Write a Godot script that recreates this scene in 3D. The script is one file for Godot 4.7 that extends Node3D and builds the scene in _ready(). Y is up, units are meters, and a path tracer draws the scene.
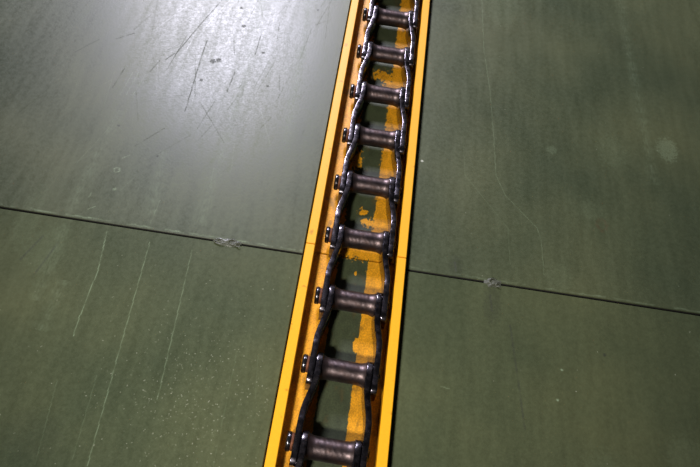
extends Node3D

# A roller chain running in a yellow steel guide channel that is let into a floor of green painted plates.
# The channel runs along z with its middle at x = 0; the top of the floor plates is y = 0.

const SEAM_Z := -0.7137      # joint between the floor plates
const CUT_Z := -0.731        # joint between the channel sections
const BAR_TOP := 0.025
const BED_Y := -0.015        # upper face of the channel bed
const CHAIN_Y := 0.0178      # axis of the chain pins
const PITCH := 0.1576
const ROOM_X := 5.0
const ROOM_Z0 := -9.0
const ROOM_Z1 := 5.0
const ROOM_H := 3.3

# marks on the paint, millimetres on the floor: x, z, x, z ...
const DARK := [[-830, -1224, -806, -1257, -783, -1286], [-695, -1119, -685, -1195], [-617, -1195, -603, -1243], [-590, -1246, -571, -1278], [-569, -1270, -532, -1401, -495, -1519], [-491, -1076, -497, -1259, -498, -1346], [-355, -1399, -356, -1318], [-396, -1242, -401, -1167], [-582, -944, -526, -1015], [-741, -1296, -698, -1330], [365, -615, 382, -489, 395, -385], [-692, -547, -665, -654], [-731, -591, -703, -663], [234, -754, 238, -728], [319, -682, 324, -640]]
const LIGHT := [[-571, -693, -559, -595, -561, -479, -559, -436], [-469, -684, -458, -434, -446, -191], [-371, -680, -361, -496, -353, -334], [-558, -343, -541, -181], [-485, -365, -477, -199], [-219, -450, -214, -224], [281, -1703, 291, -1482, 311, -1325, 324, -1145, 330, -1029, 354, -970, 434, -885, 443, -852, 447, -756], [241, -1128, 250, -1013, 361, -872, 366, -769], [-668, -1099, -660, -1185], [-653, -1102, -645, -1188], [-636, -1106, -625, -1185], [-601, -902, -585, -915], [-632, -745, -617, -756], [-641, -777, -639, -792], [-478, -799, -482, -728], [215, -450, 236, -447], [-175, -464, -161, -363]]
const LIGHT_SHARE := [0.42, 0.34, 0.30, 0.15, 0.13, 0.10, 0.22, 0.13, 0.22, 0.22, 0.22, 0.35, 0.4, 0.3, 0.22, 0.25, 0.08]
const WIDE := [[729, -1810, 742, -1338, 753, -1077], [-664, -504, -669, -764, -653, -1050], [-630, -440, -620, -560], [-370, -748, -365, -1296, -373, -1548], [-215, -1004, -242, -1579], [-489, -754, -507, -946]]

var M := {}
var taken := {}
var rng := RandomNumberGenerator.new()


func _ready():
	rng.seed = 20417
	make_camera()
	make_light()
	make_materials()
	make_room()
	make_floor()
	make_channel()
	make_chain()


# ---------------------------------------------------------------- camera and light

func make_camera():
	var cam := Camera3D.new()
	cam.name = "camera"
	add_child(cam)
	var b := Basis(Vector3(0.98827, 0.08785, -0.12491), Vector3(-0.15235, 0.51077, -0.84611), Vector3(-0.01053, 0.85522, 0.51816)).orthonormalized()
	cam.transform = Transform3D(b, Vector3(-0.0358, 1.3, 0.0))
	cam.keep_aspect = Camera3D.KEEP_HEIGHT
	cam.fov = rad_to_deg(2.0 * atan(233.5 / 640.0))
	cam.near = 0.02
	cam.current = true


func make_light():
	var we := WorldEnvironment.new()
	we.name = "environment"
	var env := Environment.new()
	env.background_mode = Environment.BG_COLOR
	env.background_color = Color(0.03, 0.03, 0.035)
	env.tonemap_mode = Environment.TONE_MAPPER_LINEAR
	env.tonemap_exposure = 1.0
	env.sdfgi_enabled = true
	env.ssao_enabled = true
	env.ssil_enabled = true
	we.environment = env
	add_child(we)
	# far lamp: its broad reflection is the pale sheen on the far left plate; the other is added, its cone leaves the view edges darker
	ceiling_lamp("long white strip lamp fixed to the ceiling along the left of the channel", Vector3(-1.60, ROOM_H, -5.9), Vector2(0.85, 3.2), Color(0.94, 0.93, 1.0), 98.0)
	added_reflector_lamp("added unseen grey reflector lamp on a rod, its cone pooling light on the channel", Vector3(-0.85, 1.95, 1.05), Vector3(0.0, 0.0, -0.8), Color(1.0, 0.98, 0.95), 7.2)


func ceiling_lamp(label: String, at: Vector3, size: Vector2, color: Color, energy: float):
	var t := thing("ceiling_lamp", label, "lamp", at)
	var hm := plain(Color(0.75, 0.75, 0.74), 0.5)
	var st := begin()
	bar(st, -size.x / 2 - 0.03, size.x / 2 + 0.03, -0.07, -0.001, -size.y / 2 - 0.03, size.y / 2 + 0.03, 0.006)
	commit(st, "housing", hm, t)
	var gm := plain(Color(0.9, 0.9, 0.9), 0.6)
	gm.emission_enabled = true
	gm.emission = color
	gm.emission_energy_multiplier = 0.6
	st = begin()
	bar(st, -size.x / 2, size.x / 2, -0.078, -0.0695, -size.y / 2, size.y / 2, 0.002)
	commit(st, "diffuser", gm, t)
	var l := AreaLight3D.new()
	l.name = "lamp_light"
	l.area_size = size
	l.light_color = color
	l.light_energy = energy
	l.shadow_enabled = true
	l.set("area_range", 14.0)
	l.set("area_attenuation", 2.0)
	t.add_child(l)
	l.position = Vector3(0, -0.085, 0)
	l.rotation_degrees = Vector3(-90, 0, 0)


func added_reflector_lamp(label: String, at: Vector3, target: Vector3, color: Color, energy: float):  # unseen near left light; its reflector body and rod are made up
	var t := thing("added_reflector_lamp", label, "lamp", at)
	var x := (target - at).normalized()
	var z := x.cross(Vector3.UP).normalized()
	var aim := Basis(x, z.cross(x), z)                 # the lamp shines along its own x axis
	var shell := plain(Color(0.45, 0.46, 0.47), 0.5)
	var st := begin()
	lathe(st, [Vector2(-0.20, 0.02), Vector2(-0.20, 0.06), Vector2(-0.12, 0.07), Vector2(-0.10, 0.08), Vector2(0.05, 0.19), Vector2(0.06, 0.195), Vector2(0.06, 0.188), Vector2(0.045, 0.182), Vector2(-0.02, 0.13), Vector2(-0.021, 0.01)], 0, 0, 32)
	commit(st, "shade", shell, t).basis = aim
	var gm := plain(Color(0.9, 0.9, 0.9), 0.6)
	gm.emission_enabled = true
	gm.emission = color
	gm.emission_energy_multiplier = 0.6
	st = begin()
	lathe(st, [Vector2(-0.015, 0.02), Vector2(-0.015, 0.12), Vector2(0.0, 0.12), Vector2(0.012, 0.09), Vector2(0.017, 0.02)], 0, 0, 32)
	commit(st, "lens", gm, t).basis = aim
	st = begin()
	bar(st, -0.008, 0.008, 0.055, ROOM_H - at.y - 0.001, -0.008, 0.008, 0.002)
	var rod := commit(st, "rod", shell, t)
	rod.position = aim * Vector3(-0.16, 0, 0) * Vector3(1, 0, 1)
	var l := SpotLight3D.new()
	l.name = "lamp_light"
	l.light_color = color
	l.light_energy = energy
	l.light_size = 0.13
	l.spot_angle = 24.0  # cone shaped to imitate lens vignetting around the channel
	l.spot_angle_attenuation = 1.0
	l.spot_range = 14.0
	l.spot_attenuation = 2.0
	l.shadow_enabled = true
	t.add_child(l)
	l.transform = Transform3D(aim * Basis(Vector3.UP, -PI / 2), x * 0.20)


# ---------------------------------------------------------------- helpers

func numbered(called: String) -> String:
	var n: int = taken.get(called, 0)
	taken[called] = n + 1
	return called if n == 0 else "%s_%03d" % [called, n]


func thing(called: String, label: String, category: String, at: Vector3, group := "") -> Node3D:
	var o := Node3D.new()
	o.name = numbered(called)
	add_child(o)
	o.position = at
	o.set_meta("label", label)
	o.set_meta("category", category)
	if group:
		o.set_meta("group", group)
	return o


func structure(called: String, label: String) -> Node3D:
	var o := Node3D.new()
	o.name = called
	add_child(o)
	o.set_meta("kind", "structure")
	o.set_meta("label", label)
	return o


func begin() -> SurfaceTool:
	var st := SurfaceTool.new()
	st.begin(Mesh.PRIMITIVE_TRIANGLES)
	return st


func finish(st: SurfaceTool, tangents := false) -> ArrayMesh:
	st.index()
	st.generate_normals()
	if tangents:
		st.generate_tangents()
	return st.commit()


func put(mesh: Mesh, called: String, mat: Material, parent: Node) -> MeshInstance3D:
	var o := MeshInstance3D.new()
	o.name = called
	o.mesh = mesh
	o.material_override = mat
	o.cast_shadow = GeometryInstance3D.SHADOW_CASTING_SETTING_ON
	parent.add_child(o, true)
	return o


func commit(st: SurfaceTool, called: String, mat: Material, parent: Node, tangents := false) -> MeshInstance3D:
	return put(finish(st, tangents), called, mat, parent)


func plain(c: Color, rough: float, metal := 0.0) -> StandardMaterial3D:
	var m := StandardMaterial3D.new()
	m.albedo_color = c
	m.roughness = rough
	m.metallic = metal
	return m


func quad(st: SurfaceTool, a: Vector3, b: Vector3, c: Vector3, d: Vector3):
	# clockwise seen from the front
	for p in [a, b, c, a, c, d]:
		st.add_vertex(p)


# rings of equal length, each running clockwise seen against the direction of travel; both ends capped
func loft(st: SurfaceTool, rings: Array, smooth := true, caps := true):
	var n: int = rings[0].size()
	st.set_smooth_group(0 if smooth else -1)
	for i in rings.size() - 1:
		var a: PackedVector3Array = rings[i]
		var b: PackedVector3Array = rings[i + 1]
		for k in n:
			var k2 := (k + 1) % n
			quad(st, a[k], b[k], b[k2], a[k2])
	if caps:
		st.set_smooth_group(-1)
		var last: PackedVector3Array = rings[rings.size() - 1]
		var first: PackedVector3Array = rings[0]
		for k in range(1, n - 1):
			for p in [first[0], first[k], first[k + 1], last[0], last[k + 1], last[k]]:
				st.add_vertex(p)


# a box whose twelve edges are chamfered by c
func bar(st: SurfaceTool, x0: float, x1: float, y0: float, y1: float, z0: float, z1: float, c: float):
	var rings := []
	for r in [[z0, c], [z0 + c, 0.0], [z1 - c, 0.0], [z1, c]]:
		var z: float = r[0]
		var i: float = r[1]
		var a := x0 + i
		var b := x1 - i
		var d := y0 + i
		var e := y1 - i
		rings.append(PackedVector3Array([Vector3(a, d + c, z), Vector3(a, e - c, z), Vector3(a + c, e, z), Vector3(b - c, e, z), Vector3(b, e - c, z), Vector3(b, d + c, z), Vector3(b - c, d, z), Vector3(a + c, d, z)]))
	loft(st, rings, false)


# profile points (x, radius), turned round the x axis through (y, z)
func lathe(st: SurfaceTool, profile: Array, y: float, z: float, sides := 28, lump := 0.0, noise: FastNoiseLite = null):
	var rings := []
	for p in profile:
		var ring := PackedVector3Array()
		for k in sides:
			var a := TAU * k / sides
			var r: float = p.y
			if noise:
				r += lump * noise.get_noise_3d(p.x * 900.0, cos(a) * 22.0, sin(a) * 22.0 + z * 300.0)
			ring.append(Vector3(p.x, y + r * cos(a), z + r * sin(a)))
		rings.append(ring)
	loft(st, rings, true)


# ---------------------------------------------------------------- materials

func noise_bytes(w: int, h: int, seed_: int, freq: float, kind := FastNoiseLite.TYPE_SIMPLEX_SMOOTH, octaves := 3) -> PackedByteArray:
	var n := FastNoiseLite.new()
	n.seed = seed_
	n.noise_type = kind
	n.frequency = freq
	n.fractal_octaves = octaves
	var img := n.get_seamless_image(w, h, false, false, 0.1, true) if octaves > 0 else n.get_image(w, h)
	img.convert(Image.FORMAT_L8)
	return img.get_data()


func texture(img: Image) -> ImageTexture:
	img.generate_mipmaps()
	return ImageTexture.create_from_image(img)


func stroke(img: Image, line: Array, half: float, color: Color, share: float, n: FastNoiseLite, broken := 0.5):
	# line in mm on the floor, half width in pixels of the 2048 map that spans 3.2 m
	for i in range(0, line.size() - 2, 2):
		var a := Vector2(line[i] + 1600.0, line[i + 1] + 2400.0) * 0.64
		var b := Vector2(line[i + 2] + 1600.0, line[i + 3] + 2400.0) * 0.64
		var steps := int(a.distance_to(b)) + 1
		var side := (b - a).orthogonal().normalized()
		var r := int(ceil(half)) + 1
		for s in steps:
			var c := a.lerp(b, float(s) / steps)
			c += side * n.get_noise_2d(c.x * 1.5, c.y * 1.5) * 0.12
			var strength := share * clampf(1.0 - broken + broken * 2.2 * (0.5 + n.get_noise_2d(c.x * 1.6 + 700.0, c.y * 1.6)), 0.0, 1.3)
			for k in range(-r, r + 1):
				var w := clampf(half + 0.5 - absf(k), 0.0, 1.0)
				if half > 3.0:
					w = pow(1.0 - absf(k) / (r + 1.0), 1.2) * (0.55 + 0.9 * n.get_noise_2d(c.x * 9.0 + k * 7.0, c.y * 2.0))
				if w <= 0.0:
					continue
				var q := c + side * k
				var ix := clampi(int(q.x), 0, 2047)
				var iy := clampi(int(q.y), 0, 2047)
				img.set_pixel(ix, iy, img.get_pixel(ix, iy).lerp(color, clampf(w * strength, 0.0, 1.0)))


func spot(img: Image, x: float, z: float, rx: float, rz: float, color: Color, share: float, n: FastNoiseLite, ring := false):
	var cx := (x + 1600.0) * 0.64
	var cz := (z + 2400.0) * 0.64
	var r := int(maxf(rx, rz) * 0.64) + 2
	for dy in range(-r, r + 1):
		for dx in range(-r, r + 1):
			var d := Vector2(dx / (rx * 0.64), dy / (rz * 0.64)).length() + 0.45 * n.get_noise_2d((cx + dx) * 5.0, (cz + dy) * 5.0)
			var w := clampf((1.0 - d) * 3.0, 0.0, 1.0)
			if ring:
				w = clampf(1.0 - absf(d - 0.7) * 3.5, 0.0, 1.0)
			w *= clampf(0.75 + n.get_noise_2d((cx + dx) * 11.0, (cz + dy) * 11.0), 0.0, 1.0)
			if w > 0.0:
				var ix := clampi(int(cx + dx), 0, 2047)
				var iy := clampi(int(cz + dy), 0, 2047)
				img.set_pixel(ix, iy, img.get_pixel(ix, iy).lerp(color, w * share))


func make_materials():
	# --- green floor paint: colour, gloss and relief over 3.2 m x 3.2 m of floor
	var S := 2048
	var fine := noise_bytes(1024, 1024, 3, 0.23)
	var grain := noise_bytes(1024, 1024, 11, 0.09)
	var cloud := noise_bytes(512, 512, 5, 0.012, FastNoiseLite.TYPE_SIMPLEX_SMOOTH, 4)
	var streak := noise_bytes(2048, 256, 8, 0.05, FastNoiseLite.TYPE_SIMPLEX_SMOOTH, 3)
	var base := Color(0.275, 0.300, 0.206)
	var ab := PackedByteArray()
	ab.resize(S * S * 3)
	var rb := PackedByteArray()
	rb.resize(S * S)
	var hb := PackedByteArray()
	hb.resize(S * S)
	for y in S:
		var fy := (y & 1023) * 1024
		var cy := (y >> 2) * 512
		var sy := (y >> 3) * 2048
		for x in S:
			var f: int = fine[fy + (x & 1023)] - 128
			var g: int = grain[fy + (x & 1023)] - 128
			var c: int = cloud[cy + (x >> 2)] - 128
			var s: int = streak[sy + x] - 128
			var v := 1.0 + f * 0.0004 + g * 0.0004 + c * 0.0009 + s * 0.0004
			var i := (y * S + x)
			ab[i * 3] = int(255.0 * base.r * (v + c * 0.0003))
			ab[i * 3 + 1] = int(255.0 * base.g * v)
			ab[i * 3 + 2] = int(255.0 * base.b * (v - c * 0.0002))
			rb[i] = clampi(int(108.0 + f * 0.12 + g * 0.10 + c * 0.08 + s * 0.08), 40, 230)
			hb[i] = clampi(int(128.0 + f * 0.5 + g * 0.15 + s * 0.05), 0, 255)
	var alb := Image.create_from_data(S, S, false, Image.FORMAT_RGB8, ab)
	var rou := Image.create_from_data(S, S, false, Image.FORMAT_L8, rb)
	var hei := Image.create_from_data(S, S, false, Image.FORMAT_L8, hb)
	var n := FastNoiseLite.new()
	n.seed = 77
	n.frequency = 0.03
	var scuff := Color(0.58, 0.66, 0.54)
	var dirt := Color(0.16, 0.165, 0.14)
	var dull := Color(0.72, 0.72, 0.72)
	for l in WIDE:
		stroke(alb, l, 14.0, scuff, 0.16, n, 0.6)
		stroke(rou, l, 14.0, dull, 0.15, n, 0.6)
	for i in DARK.size():
		stroke(alb, DARK[i], 0.6 if i < 10 else 1.4, dirt, 0.30 if i < 10 else 0.22, n, 0.9)
		stroke(rou, DARK[i], 0.7, dull, 0.65, n, 0.9)
	for i in LIGHT.size():
		stroke(alb, LIGHT[i], 0.6, scuff, LIGHT_SHARE[i] * 1.05, n, 0.6)
	# many hair scratches in the far left plate, most of them along the channel
	for k in 110:
		var x := rng.randf_range(-900.0, -160.0)
		var z := rng.randf_range(-1650.0, -760.0)
		var l := rng.randf_range(20.0, 170.0)
		var a := rng.randfn(0.12, 0.35)
		stroke(rou, [x, z, x + l * sin(a), z - l * cos(a)], 0.5, dull if k % 3 else Color(0.2, 0.2, 0.2), rng.randf_range(0.15, 0.5), n, 0.8)
		stroke(alb, [x, z, x + l * sin(a), z - l * cos(a)], 0.4, dirt if k % 2 else scuff, rng.randf_range(0.03, 0.14), n, 0.8)
	# worn paint along the edges of the plates at the joint
	for side in [[-1200, -125, 1.0], [125, 1200, 0.5]]:
		var px: float = side[0]
		while px < side[1]:
			var k := n.get_noise_1d(px * 0.6)
			if k > -0.15:
				stroke(alb, [px, -721.0 - 5.0 * absf(n.get_noise_1d(px)), px + 9.0, -721.0 - 5.0 * absf(n.get_noise_1d(px + 9.0))], 1.0, scuff, (0.25 + k * 0.5) * side[2], n, 0.5)
			px += 9.0
	# chips, stains and rings
	for q in [[-434, -1497, 5], [-410, -1425, 7], [-212, -1541, 4], [-478, -1194, 5], [-463, -1270, 9], [-449, -1277, 9], [578, -577, 4], [-640, -1000, 4], [-520, -925, 4], [-335, -1330, 5], [-300, -1210, 4]]:
		spot(alb, q[0], q[1], q[2], q[2], dirt, 0.7, n)
		spot(rou, q[0], q[1], q[2], q[2], dull, 0.8, n)
	spot(alb, -602, -865, 9, 9, scuff, 0.6, n, true)
	spot(alb, -590, -810, 6, 5, scuff, 0.5, n)
	spot(alb, 802, -1205, 34, 48, scuff, 0.28, n)
	spot(alb, 481, -1141, 16, 16, scuff, 0.2, n)
	spot(alb, 599, -924, 17, 22, Color(0.33, 0.24, 0.17), 0.4, n, true)
	spot(alb, 137, -1037, 4, 4, Color(0.8, 0.8, 0.76), 0.9, n)
	spot(alb, 479, -527, 4, 3, scuff, 0.7, n)
	spot(alb, 467, -459, 4, 3, scuff, 0.7, n)
	spot(alb, 324, -660, 22, 60, dirt, 0.22, n)
	spot(alb, 236, -740, 18, 40, dirt, 0.2, n)
	for k in 22:
		spot(alb, rng.randf_range(-1000, 900), rng.randf_range(-1700, -200), rng.randf_range(20, 70), rng.randf_range(30, 110), dirt if k % 2 else scuff, 0.09, n)
	# dust and swarf lying on the near left plate, a little elsewhere
	for k in 900:
		var x := rng.randfn(-275.0, 85.0)
		var z := rng.randfn(-345.0, 95.0)
		if k % 5 == 0:
			x = rng.randf_range(-900, -130)
			z = rng.randf_range(-690, -150)
		elif k % 11 == 0:
			x = rng.randf_range(130, 800)
			z = rng.randf_range(-1700, -300)
		if x > -128.0 and x < 125.0:
			continue
		stroke(alb, [x, z, x + rng.randf_range(-2, 2), z + rng.randf_range(-2, 2)], 0.3, Color(0.70, 0.70, 0.64), pow(rng.randf(), 2.0) * 0.75 + 0.08, n, 0.2)
	hei.bump_map_to_normal_map(1.0)
	M.floor = StandardMaterial3D.new()
	M.floor.albedo_texture = texture(alb)
	M.floor.roughness = 1.0
	M.floor.roughness_texture = texture(rou)
	M.floor.normal_enabled = true
	M.floor.normal_scale = 0.08
	M.floor.normal_texture = texture(hei)
	M.floor.metallic_specular = 0.45
	M.floor_dull = M.floor.duplicate()          # the plates on this side of the joint have lost some of their gloss
	M.floor_dull.metallic_specular = 0.32

	# --- yellow enamel of the guide bars
	var yw := 512
	var yn := noise_bytes(yw, yw, 21, 0.03)
	var yf := noise_bytes(yw, yw, 22, 0.16)
	var yimg := Image.create(yw, yw, false, Image.FORMAT_RGB8)
	for y in yw:
		for x in yw:
			var c: float = yn[y * yw + x] / 255.0
			var f: float = yf[y * yw + x] / 255.0
			var col := Color(0.95, 0.68, 0.10) * (0.96 + 0.04 * f)
			col = col.lerp(Color(0.45, 0.27, 0.06), 0.45 * smoothstep(0.72, 0.88, c * 0.75 + f * 0.25))
			yimg.set_pixel(x, y, col)
	M.yellow = StandardMaterial3D.new()
	M.yellow.albedo_texture = texture(yimg)
	M.yellow.roughness = 0.42
	M.yellow.uv1_triplanar = true
	M.yellow.uv1_scale = Vector3(1.6, 1.6, 1.6)

	# --- channel bed: green with yellow bands along both sides, worn through and chipped (0.24 m x 2.4 m)
	var bw := 256
	var bh := 2048
	var bimg := Image.create(bw, bh, false, Image.FORMAT_RGB8)
	n.frequency = 1.0
	for y in bh:
		var z := -2.2 + 2.4 * y / bh
		for x in bw:
			var px := -0.12 + 0.24 * x / bw
			var rag := 0.007 * n.get_noise_2d(px * 90.0, z * 60.0) + 0.003 * n.get_noise_2d(px * 300.0, z * 300.0)
			if z > -0.70:
				rag *= 0.35
			var d := maxf(px - 0.032, -0.037 - px) + rag              # > 0 on the yellow bands
			d = maxf(d, 0.026 - absf(z + 0.757) + rag * 2.0)           # yellow end of the far section at the joint
			for e in [[0.004, -0.8635, 0.010, 0.010], [0.020, -0.835, 0.016, 0.012], [0.006, -1.330, 0.030, 0.018], [0.026, -1.30, 0.014, 0.03], [0.006, -0.693, 0.003, 0.006], [0.03, -0.52, 0.008, 0.02], [-0.03, -1.02, 0.012, 0.03]]:
				var q := 1.0 - Vector2((px - e[0]) / e[2], (z - e[1]) / e[3]).length()
				d = maxf(d, q * 0.008 + rag * 1.3)
			if z > -0.58 and z < -0.535 and px > 0.02 and px < 0.031:
				d = -0.01
			var t := 0.9 + 0.2 * n.get_noise_2d(px * 200.0, z * 200.0) + 0.12 * n.get_noise_2d(px * 40.0, z * 25.0)
			var col := Color(0.270, 0.300, 0.206).lerp(Color(0.92, 0.635, 0.11), smoothstep(-0.0006, 0.0006, d)) * t
			var grime := smoothstep(0.25, 0.6, n.get_noise_2d(px * 25.0 + 9.0, z * 14.0))
			bimg.set_pixel(x, y, col.lerp(Color(0.36, 0.27, 0.14), 0.4 * grime))
	M.bed = StandardMaterial3D.new()
	M.bed.albedo_texture = texture(bimg)
	M.bed.roughness = 0.45

	# --- oily dark steel of the chain
	M.barrel = steel(31, Color(0.33, 0.29, 0.29), Color(0.29, 0.24, 0.23), 0.42, 1.0, 0.2)
	M.side = steel(32, Color(0.44, 0.42, 0.45), Color(0.33, 0.31, 0.32), 0.23, 1.0, 0.12)
	M.pin = steel(33, Color(0.30, 0.30, 0.32), Color(0.20, 0.17, 0.15), 0.25, 0.9)
	M.rust = steel(34, Color(0.46, 0.27, 0.16), Color(0.28, 0.15, 0.09), 0.65, 0.3)

	M.concrete = plain(Color(0.44, 0.43, 0.40), 0.9)
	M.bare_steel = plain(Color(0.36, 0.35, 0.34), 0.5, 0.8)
	M.wall = plain(Color(0.36, 0.37, 0.37), 0.85)
	M.ceiling = plain(Color(0.36, 0.36, 0.37), 0.9)
	M.sealant = plain(Color(0.31, 0.32, 0.27), 0.38)


func steel(seed_: int, a: Color, b: Color, rough: float, metal: float, relief := 0.3) -> StandardMaterial3D:
	var w := 256
	var c := noise_bytes(w, w, seed_, 0.03)
	var f := noise_bytes(w, w, seed_ + 100, 0.15)
	var img := Image.create(w, w, false, Image.FORMAT_RGB8)
	var ri := Image.create(w, w, false, Image.FORMAT_L8)
	var hi := Image.create(w, w, false, Image.FORMAT_L8)
	for y in w:
		for x in w:
			var u: float = c[y * w + x] / 255.0
			var v: float = f[y * w + x] / 255.0
			var k := smoothstep(0.45, 0.75, 0.7 * u + 0.3 * v)
			img.set_pixel(x, y, a.lerp(b, k) * (0.92 + 0.16 * v))
			var r := clampf(rough + 0.22 * (u - 0.5) + 0.10 * (v - 0.5), 0.05, 1.0)
			ri.set_pixel(x, y, Color(r, r, r))
			var h := 0.6 * u + 0.4 * v
			hi.set_pixel(x, y, Color(h, h, h))
	hi.bump_map_to_normal_map(2.0)
	var m := StandardMaterial3D.new()
	m.albedo_texture = texture(img)
	m.roughness = 1.0
	m.roughness_texture = texture(ri)
	m.metallic = metal
	m.normal_enabled = true
	m.normal_scale = relief
	m.normal_texture = texture(hi)
	m.uv1_triplanar = true
	m.uv1_scale = Vector3(7, 7, 7)
	return m


# ---------------------------------------------------------------- the setting

func make_room():
	var st := begin()
	bar(st, -ROOM_X - 0.2, -ROOM_X, -0.2, ROOM_H, ROOM_Z0, ROOM_Z1, 0.001)
	commit(st, "face", M.wall, structure("wall_left", "pale grey painted wall beside the green floor"))
	st = begin()
	bar(st, ROOM_X, ROOM_X + 0.2, -0.2, ROOM_H, ROOM_Z0, ROOM_Z1, 0.001)
	commit(st, "face", M.wall, structure("wall_right", "pale grey painted wall beside the green floor"))
	st = begin()
	bar(st, -ROOM_X - 0.2, ROOM_X + 0.2, -0.2, ROOM_H, ROOM_Z0 - 0.2, ROOM_Z0, 0.001)
	commit(st, "face", M.wall, structure("wall_back", "pale grey painted wall at the far end of the channel"))
	st = begin()
	bar(st, -ROOM_X - 0.2, ROOM_X + 0.2, -0.2, ROOM_H, ROOM_Z1, ROOM_Z1 + 0.2, 0.001)
	commit(st, "face", M.wall, structure("wall_front", "pale grey painted wall at the near end of the channel"))
	st = begin()
	bar(st, -ROOM_X - 0.2, ROOM_X + 0.2, ROOM_H, ROOM_H + 0.2, ROOM_Z0 - 0.2, ROOM_Z1 + 0.2, 0.001)
	commit(st, "face", M.ceiling, structure("ceiling", "grey ceiling of the hall"))


# a floor plate with chamfered upper edges and the paint map laid over it in metres
func plate(parent: Node, x0: float, x1: float, z0: float, z1: float, mat: Material):
	var st := begin()
	st.set_smooth_group(-1)
	var c := 0.0012
	var y1 := 0.0
	var y0 := -0.012
	var o := [Vector3(x0, y1 - c, z0), Vector3(x1, y1 - c, z0), Vector3(x1, y1 - c, z1), Vector3(x0, y1 - c, z1)]
	var i := [Vector3(x0 + c, y1, z0 + c), Vector3(x1 - c, y1, z0 + c), Vector3(x1 - c, y1, z1 - c), Vector3(x0 + c, y1, z1 - c)]
	var b := [Vector3(x0, y0, z0), Vector3(x1, y0, z0), Vector3(x1, y0, z1), Vector3(x0, y0, z1)]
	var faces := [[i[0], i[1], i[2], i[3]], [b[3], b[2], b[1], b[0]]]
	for k in 4:
		var k2 := (k + 1) % 4
		faces.append([o[k], o[k2], i[k2], i[k]])
	for f in faces:
		for k in [0, 1, 2, 0, 2, 3]:
			var p: Vector3 = f[k]
			st.set_uv(Vector2((p.x + 1.6) / 3.2, (p.z + 2.4) / 3.2))
			st.add_vertex(p)
	var top := commit(st, "floor_plate", mat, parent, true)
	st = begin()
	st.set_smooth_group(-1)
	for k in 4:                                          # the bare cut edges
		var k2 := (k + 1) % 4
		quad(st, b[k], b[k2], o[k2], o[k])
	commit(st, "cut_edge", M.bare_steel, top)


func make_floor():
	var fl := structure("floor", "green painted steel floor plates with narrow open joints")
	var st := begin()
	bar(st, -ROOM_X, ROOM_X, -0.2, -0.025, ROOM_Z0, ROOM_Z1, 0.001)
	commit(st, "subfloor", M.concrete, fl)
	for s in [[-ROOM_X, -0.1215], [0.1185, ROOM_X]]:
		for e in [[ROOM_Z0, SEAM_Z - 0.03], [SEAM_Z + 0.03, ROOM_Z1]]:
			st = begin()
			bar(st, s[0], s[1], -0.0255, -0.0122, e[0], e[1], 0.0005)
			commit(st, "bearing_strip", M.concrete, fl)
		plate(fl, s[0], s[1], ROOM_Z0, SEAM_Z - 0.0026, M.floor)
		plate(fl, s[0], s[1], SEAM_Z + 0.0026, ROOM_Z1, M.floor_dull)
	# lumps of hardened sealant squeezed out of the joint
	blob(fl, Vector3(-0.296, 0, SEAM_Z), 0.034, 0.011, 5, [[-0.018, 0.002, 0.013, 0.006], [0.012, -0.001, 0.010, 0.006], [0.026, 0.004, 0.006, 0.005]])
	blob(fl, Vector3(0.3254, 0, SEAM_Z), 0.021, 0.013, 9, [[0.0, -0.003, 0.009, 0.007], [0.012, 0.004, 0.006, 0.004]])


func blob(parent: Node, at: Vector3, rx: float, rz: float, seed_: int, curls: Array):
	var n := FastNoiseLite.new()
	n.seed = seed_
	n.frequency = 1.0
	var st := begin()
	st.set_smooth_group(0)
	var A := 40
	var R := 9
	var pts := []
	for i in R + 1:
		var row := []
		for k in A:
			var a := TAU * k / A
			var q := float(i) / R
			var edge := 1.0 + 0.45 * n.get_noise_2d(cos(a) * 1.6, sin(a) * 1.6)
			var x := rx * q * edge * cos(a)
			var z := rz * q * edge * sin(a)
			var y := 0.0028 * (1.0 - q * q) * (1.0 + 0.7 * n.get_noise_2d(x * 90.0, z * 90.0)) - 0.0004 * q
			row.append(at + Vector3(x, y, z))
		pts.append(row)
	for i in R:
		for k in A:
			var k2 := (k + 1) % A
			if i == 0:
				for p in [pts[0][0], pts[1][k], pts[1][k2]]:
					st.add_vertex(p)
			else:
				quad(st, pts[i][k], pts[i + 1][k], pts[i + 1][k2], pts[i][k2])
	var o := commit(st, "sealant_blob", M.sealant, parent)
	o.set_meta("label", "lump of hardened grey sealant on the floor joint")
	for c in curls:                                    # thin beads curling over the lump
		var rings := []
		for k in 23:
			var a := 0.6 + TAU * 0.86 * k / 22.0
			var centre := at + Vector3(c[0] + c[2] * cos(a), 0.0026 + 0.0012 * sin(a * 2.0), c[1] + c[3] * sin(a))
			var out := Vector3(cos(a), 0, sin(a))
			var r := 0.0014 * (0.35 + sin(PI * (k + 0.5) / 23.0))
			var ring := PackedVector3Array()
			for j in 8:
				var b := TAU * j / 8
				ring.append(centre + out * r * cos(b) + Vector3.UP * r * sin(b))
			rings.append(ring)
		st = begin()
		loft(st, rings, true)
		commit(st, "bead", M.sealant, o)


# ---------------------------------------------------------------- the guide channel

func make_channel():
	var t := thing("guide_channel", "yellow painted steel guide channel let into the green floor around the chain", "channel", Vector3.ZERO)
	var gap := 0.0012
	for s in [[ROOM_Z0 + 0.002, CUT_Z - gap], [CUT_Z + gap, ROOM_Z1 - 0.002]]:
		for x in [[-0.1165, -0.0955], [0.0954, 0.1164]]:
			var st := begin()
			bar(st, x[0], x[1], -0.0245, BAR_TOP, s[0], s[1], 0.0012)
			commit(st, "guide_bar", M.yellow, t)
		bed(t, s[0] + (0.001 if s[0] > -1.0 else 0.0), s[1] - (0.001 if s[1] < 0.0 else 0.0))


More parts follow.
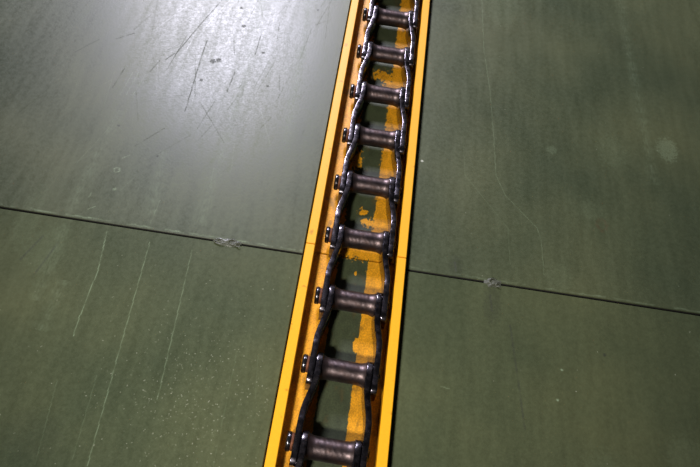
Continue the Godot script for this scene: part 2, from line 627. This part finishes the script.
func bed(parent: Node, z0: float, z1: float):
	var st := begin()
	st.set_smooth_group(-1)
	var x0 := -0.0953
	var x1 := 0.0952
	var lo := -0.0245
	var a := [Vector3(x0, BED_Y, z0), Vector3(x1, BED_Y, z0), Vector3(x1, BED_Y, z1), Vector3(x0, BED_Y, z1)]
	var b := [Vector3(x0, lo, z0), Vector3(x1, lo, z0), Vector3(x1, lo, z1), Vector3(x0, lo, z1)]
	var faces := [[a[0], a[1], a[2], a[3]], [b[3], b[2], b[1], b[0]]]
	for k in 4:
		var k2 := (k + 1) % 4
		faces.append([b[k], b[k2], a[k2], a[k]])
	for f in faces:
		for k in [0, 1, 2, 0, 2, 3]:
			var p: Vector3 = f[k]
			st.set_uv(Vector2((p.x + 0.12) / 0.24, (p.z + 2.2) / 2.4))
			st.add_vertex(p)
	commit(st, "channel_bed", M.bed, parent)


# ---------------------------------------------------------------- the chain

# one cranked side bar: close to the barrel at z = 0, set outwards where it straddles the next barrel at z = PITCH
func side_bar(sx: float, n: FastNoiseLite, shift: float) -> ArrayMesh:
	var st := begin()
	var zs := []
	var z := -0.029
	while z < 0.2055:
		zs.append(z)
		z += 0.0012 if (z < -0.012 or z > 0.188) else 0.004
	zs.append(0.2055)
	var rings := []
	for q in zs:
		var u := smoothstep(0.022, 0.112, q)
		var xm := lerpf(0.0520, 0.0658, u)
		var dx := (lerpf(0.0520, 0.0658, smoothstep(0.022, 0.112, q + 0.001)) - xm) / 0.001
		var across := Vector3(1, 0, -dx).normalized()
		var half := 0.0300
		half -= 0.0035 * sin(clampf((q - 0.03) / 0.09, 0.0, 1.0) * PI)      # waisted between the eyes
		if q < 0.001:
			half = minf(half, maxf(0.006, sqrt(maxf(0.0, 0.030 * 0.030 - q * q))))
		if q > 0.1905:
			var e: float = (q - 0.1905) / 0.015
			half -= 0.011 * (1.0 - sqrt(maxf(0.0, 1.0 - e * e)))
		var thick := 0.0064
		var ring := PackedVector3Array()
		var r := 0.0019
		for corner in [[-1, 1], [1, 1], [1, -1], [-1, -1]]:
			for j in 5:
				var ang: float = [PI, PI / 2, 0.0, -PI / 2][[[-1, 1], [1, 1], [1, -1], [-1, -1]].find(corner)] - PI / 2 * j / 4.0
				var w: float = corner[0] * (thick - r) + r * cos(ang)
				var h: float = corner[1] * (half - r) + r * sin(ang)
				var bump := 0.0005 * n.get_noise_3d(w * 200.0 + sx * 5.0, h * 90.0, q * 60.0 + shift)
				w += bump * signf(w)
				h += bump * signf(h)
				ring.append(Vector3(sx * xm, h, q) + across * Vector3(1, 1, sx) * w)
		rings.append(ring)
	loft(st, rings, true)
	return finish(st)


func make_chain():
	var chain := thing("conveyor_chain", "dark oily steel conveyor chain of cranked links lying in the yellow channel", "chain", Vector3(0, CHAIN_Y, 0))
	var n := FastNoiseLite.new()
	n.seed = 4
	n.frequency = 1.0
	var variants := []
	for v in 3:
		var set_ := {}
		set_.left = side_bar(-1.0, n, v * 31.0)
		set_.right = side_bar(1.0, n, v * 57.0 + 9.0)
		var st := begin()
		var prof := []
		for k in 33:
			var x := -0.0475 + 0.095 * k / 32.0
			var e := clampf((absf(x) - 0.030) / 0.0175, 0.0, 1.0)
			prof.append(Vector2(x, 0.0230 + 0.0052 * e * e))
		n.seed = 40 + v
		lathe(st, prof, 0, 0, 32, 0.0006, n)
		set_.barrel = finish(st)
		st = begin()
		lathe(st, [Vector2(-0.0875, 0.0125), Vector2(-0.0872, 0.0165), Vector2(-0.0860, 0.0185), Vector2(-0.0845, 0.0197), Vector2(-0.0792, 0.0197), Vector2(-0.0780, 0.0186), Vector2(-0.0778, 0.0120), Vector2(0.0755, 0.0120), Vector2(0.0765, 0.0112), Vector2(0.0770, 0.0085)], 0, PITCH, 24)
		set_.pin = finish(st)
		st = begin()
		lathe(st, [Vector2(-0.0778, 0.0135), Vector2(-0.0778, 0.0160), Vector2(-0.0770, 0.0172), Vector2(-0.0730, 0.0172), Vector2(-0.0722, 0.0160)], 0, PITCH, 24, 0.0012, n)
		set_.collar = finish(st)
		variants.append(set_)
	# where each barrel lies: the chain wanders a little inside its channel
	var zs := [-1.8447, -1.6892, -1.5337, -1.3792, -1.2247, -1.0737, -0.9215, -0.764, -0.6042, -0.4436, -0.2824, -0.1248, 0.0328, 0.1904]
	var xs := [0.011, 0.011, 0.011, 0.0115, 0.0115, 0.0115, 0.011, 0.011, 0.011, 0.008, 0.003, -0.001, -0.002, -0.002]
	for i in 13:
		var link := Node3D.new()
		link.name = numbered("chain_link")
		chain.add_child(link)
		link.position = Vector3(xs[i], 0, zs[i])
		link.rotation.y = atan2(xs[i + 1] - xs[i], zs[i + 1] - zs[i])
		var v: Dictionary = variants[i % 3]
		put(v.barrel, "barrel", M.barrel, link)
		put(v.left, "side_bar", M.side, link)
		put(v.right, "side_bar", M.side, link)
		put(v.pin, "pin", M.pin, link)
		put(v.collar, "collar", M.rust, link).set_meta("label", "rusty collar behind the pin head")
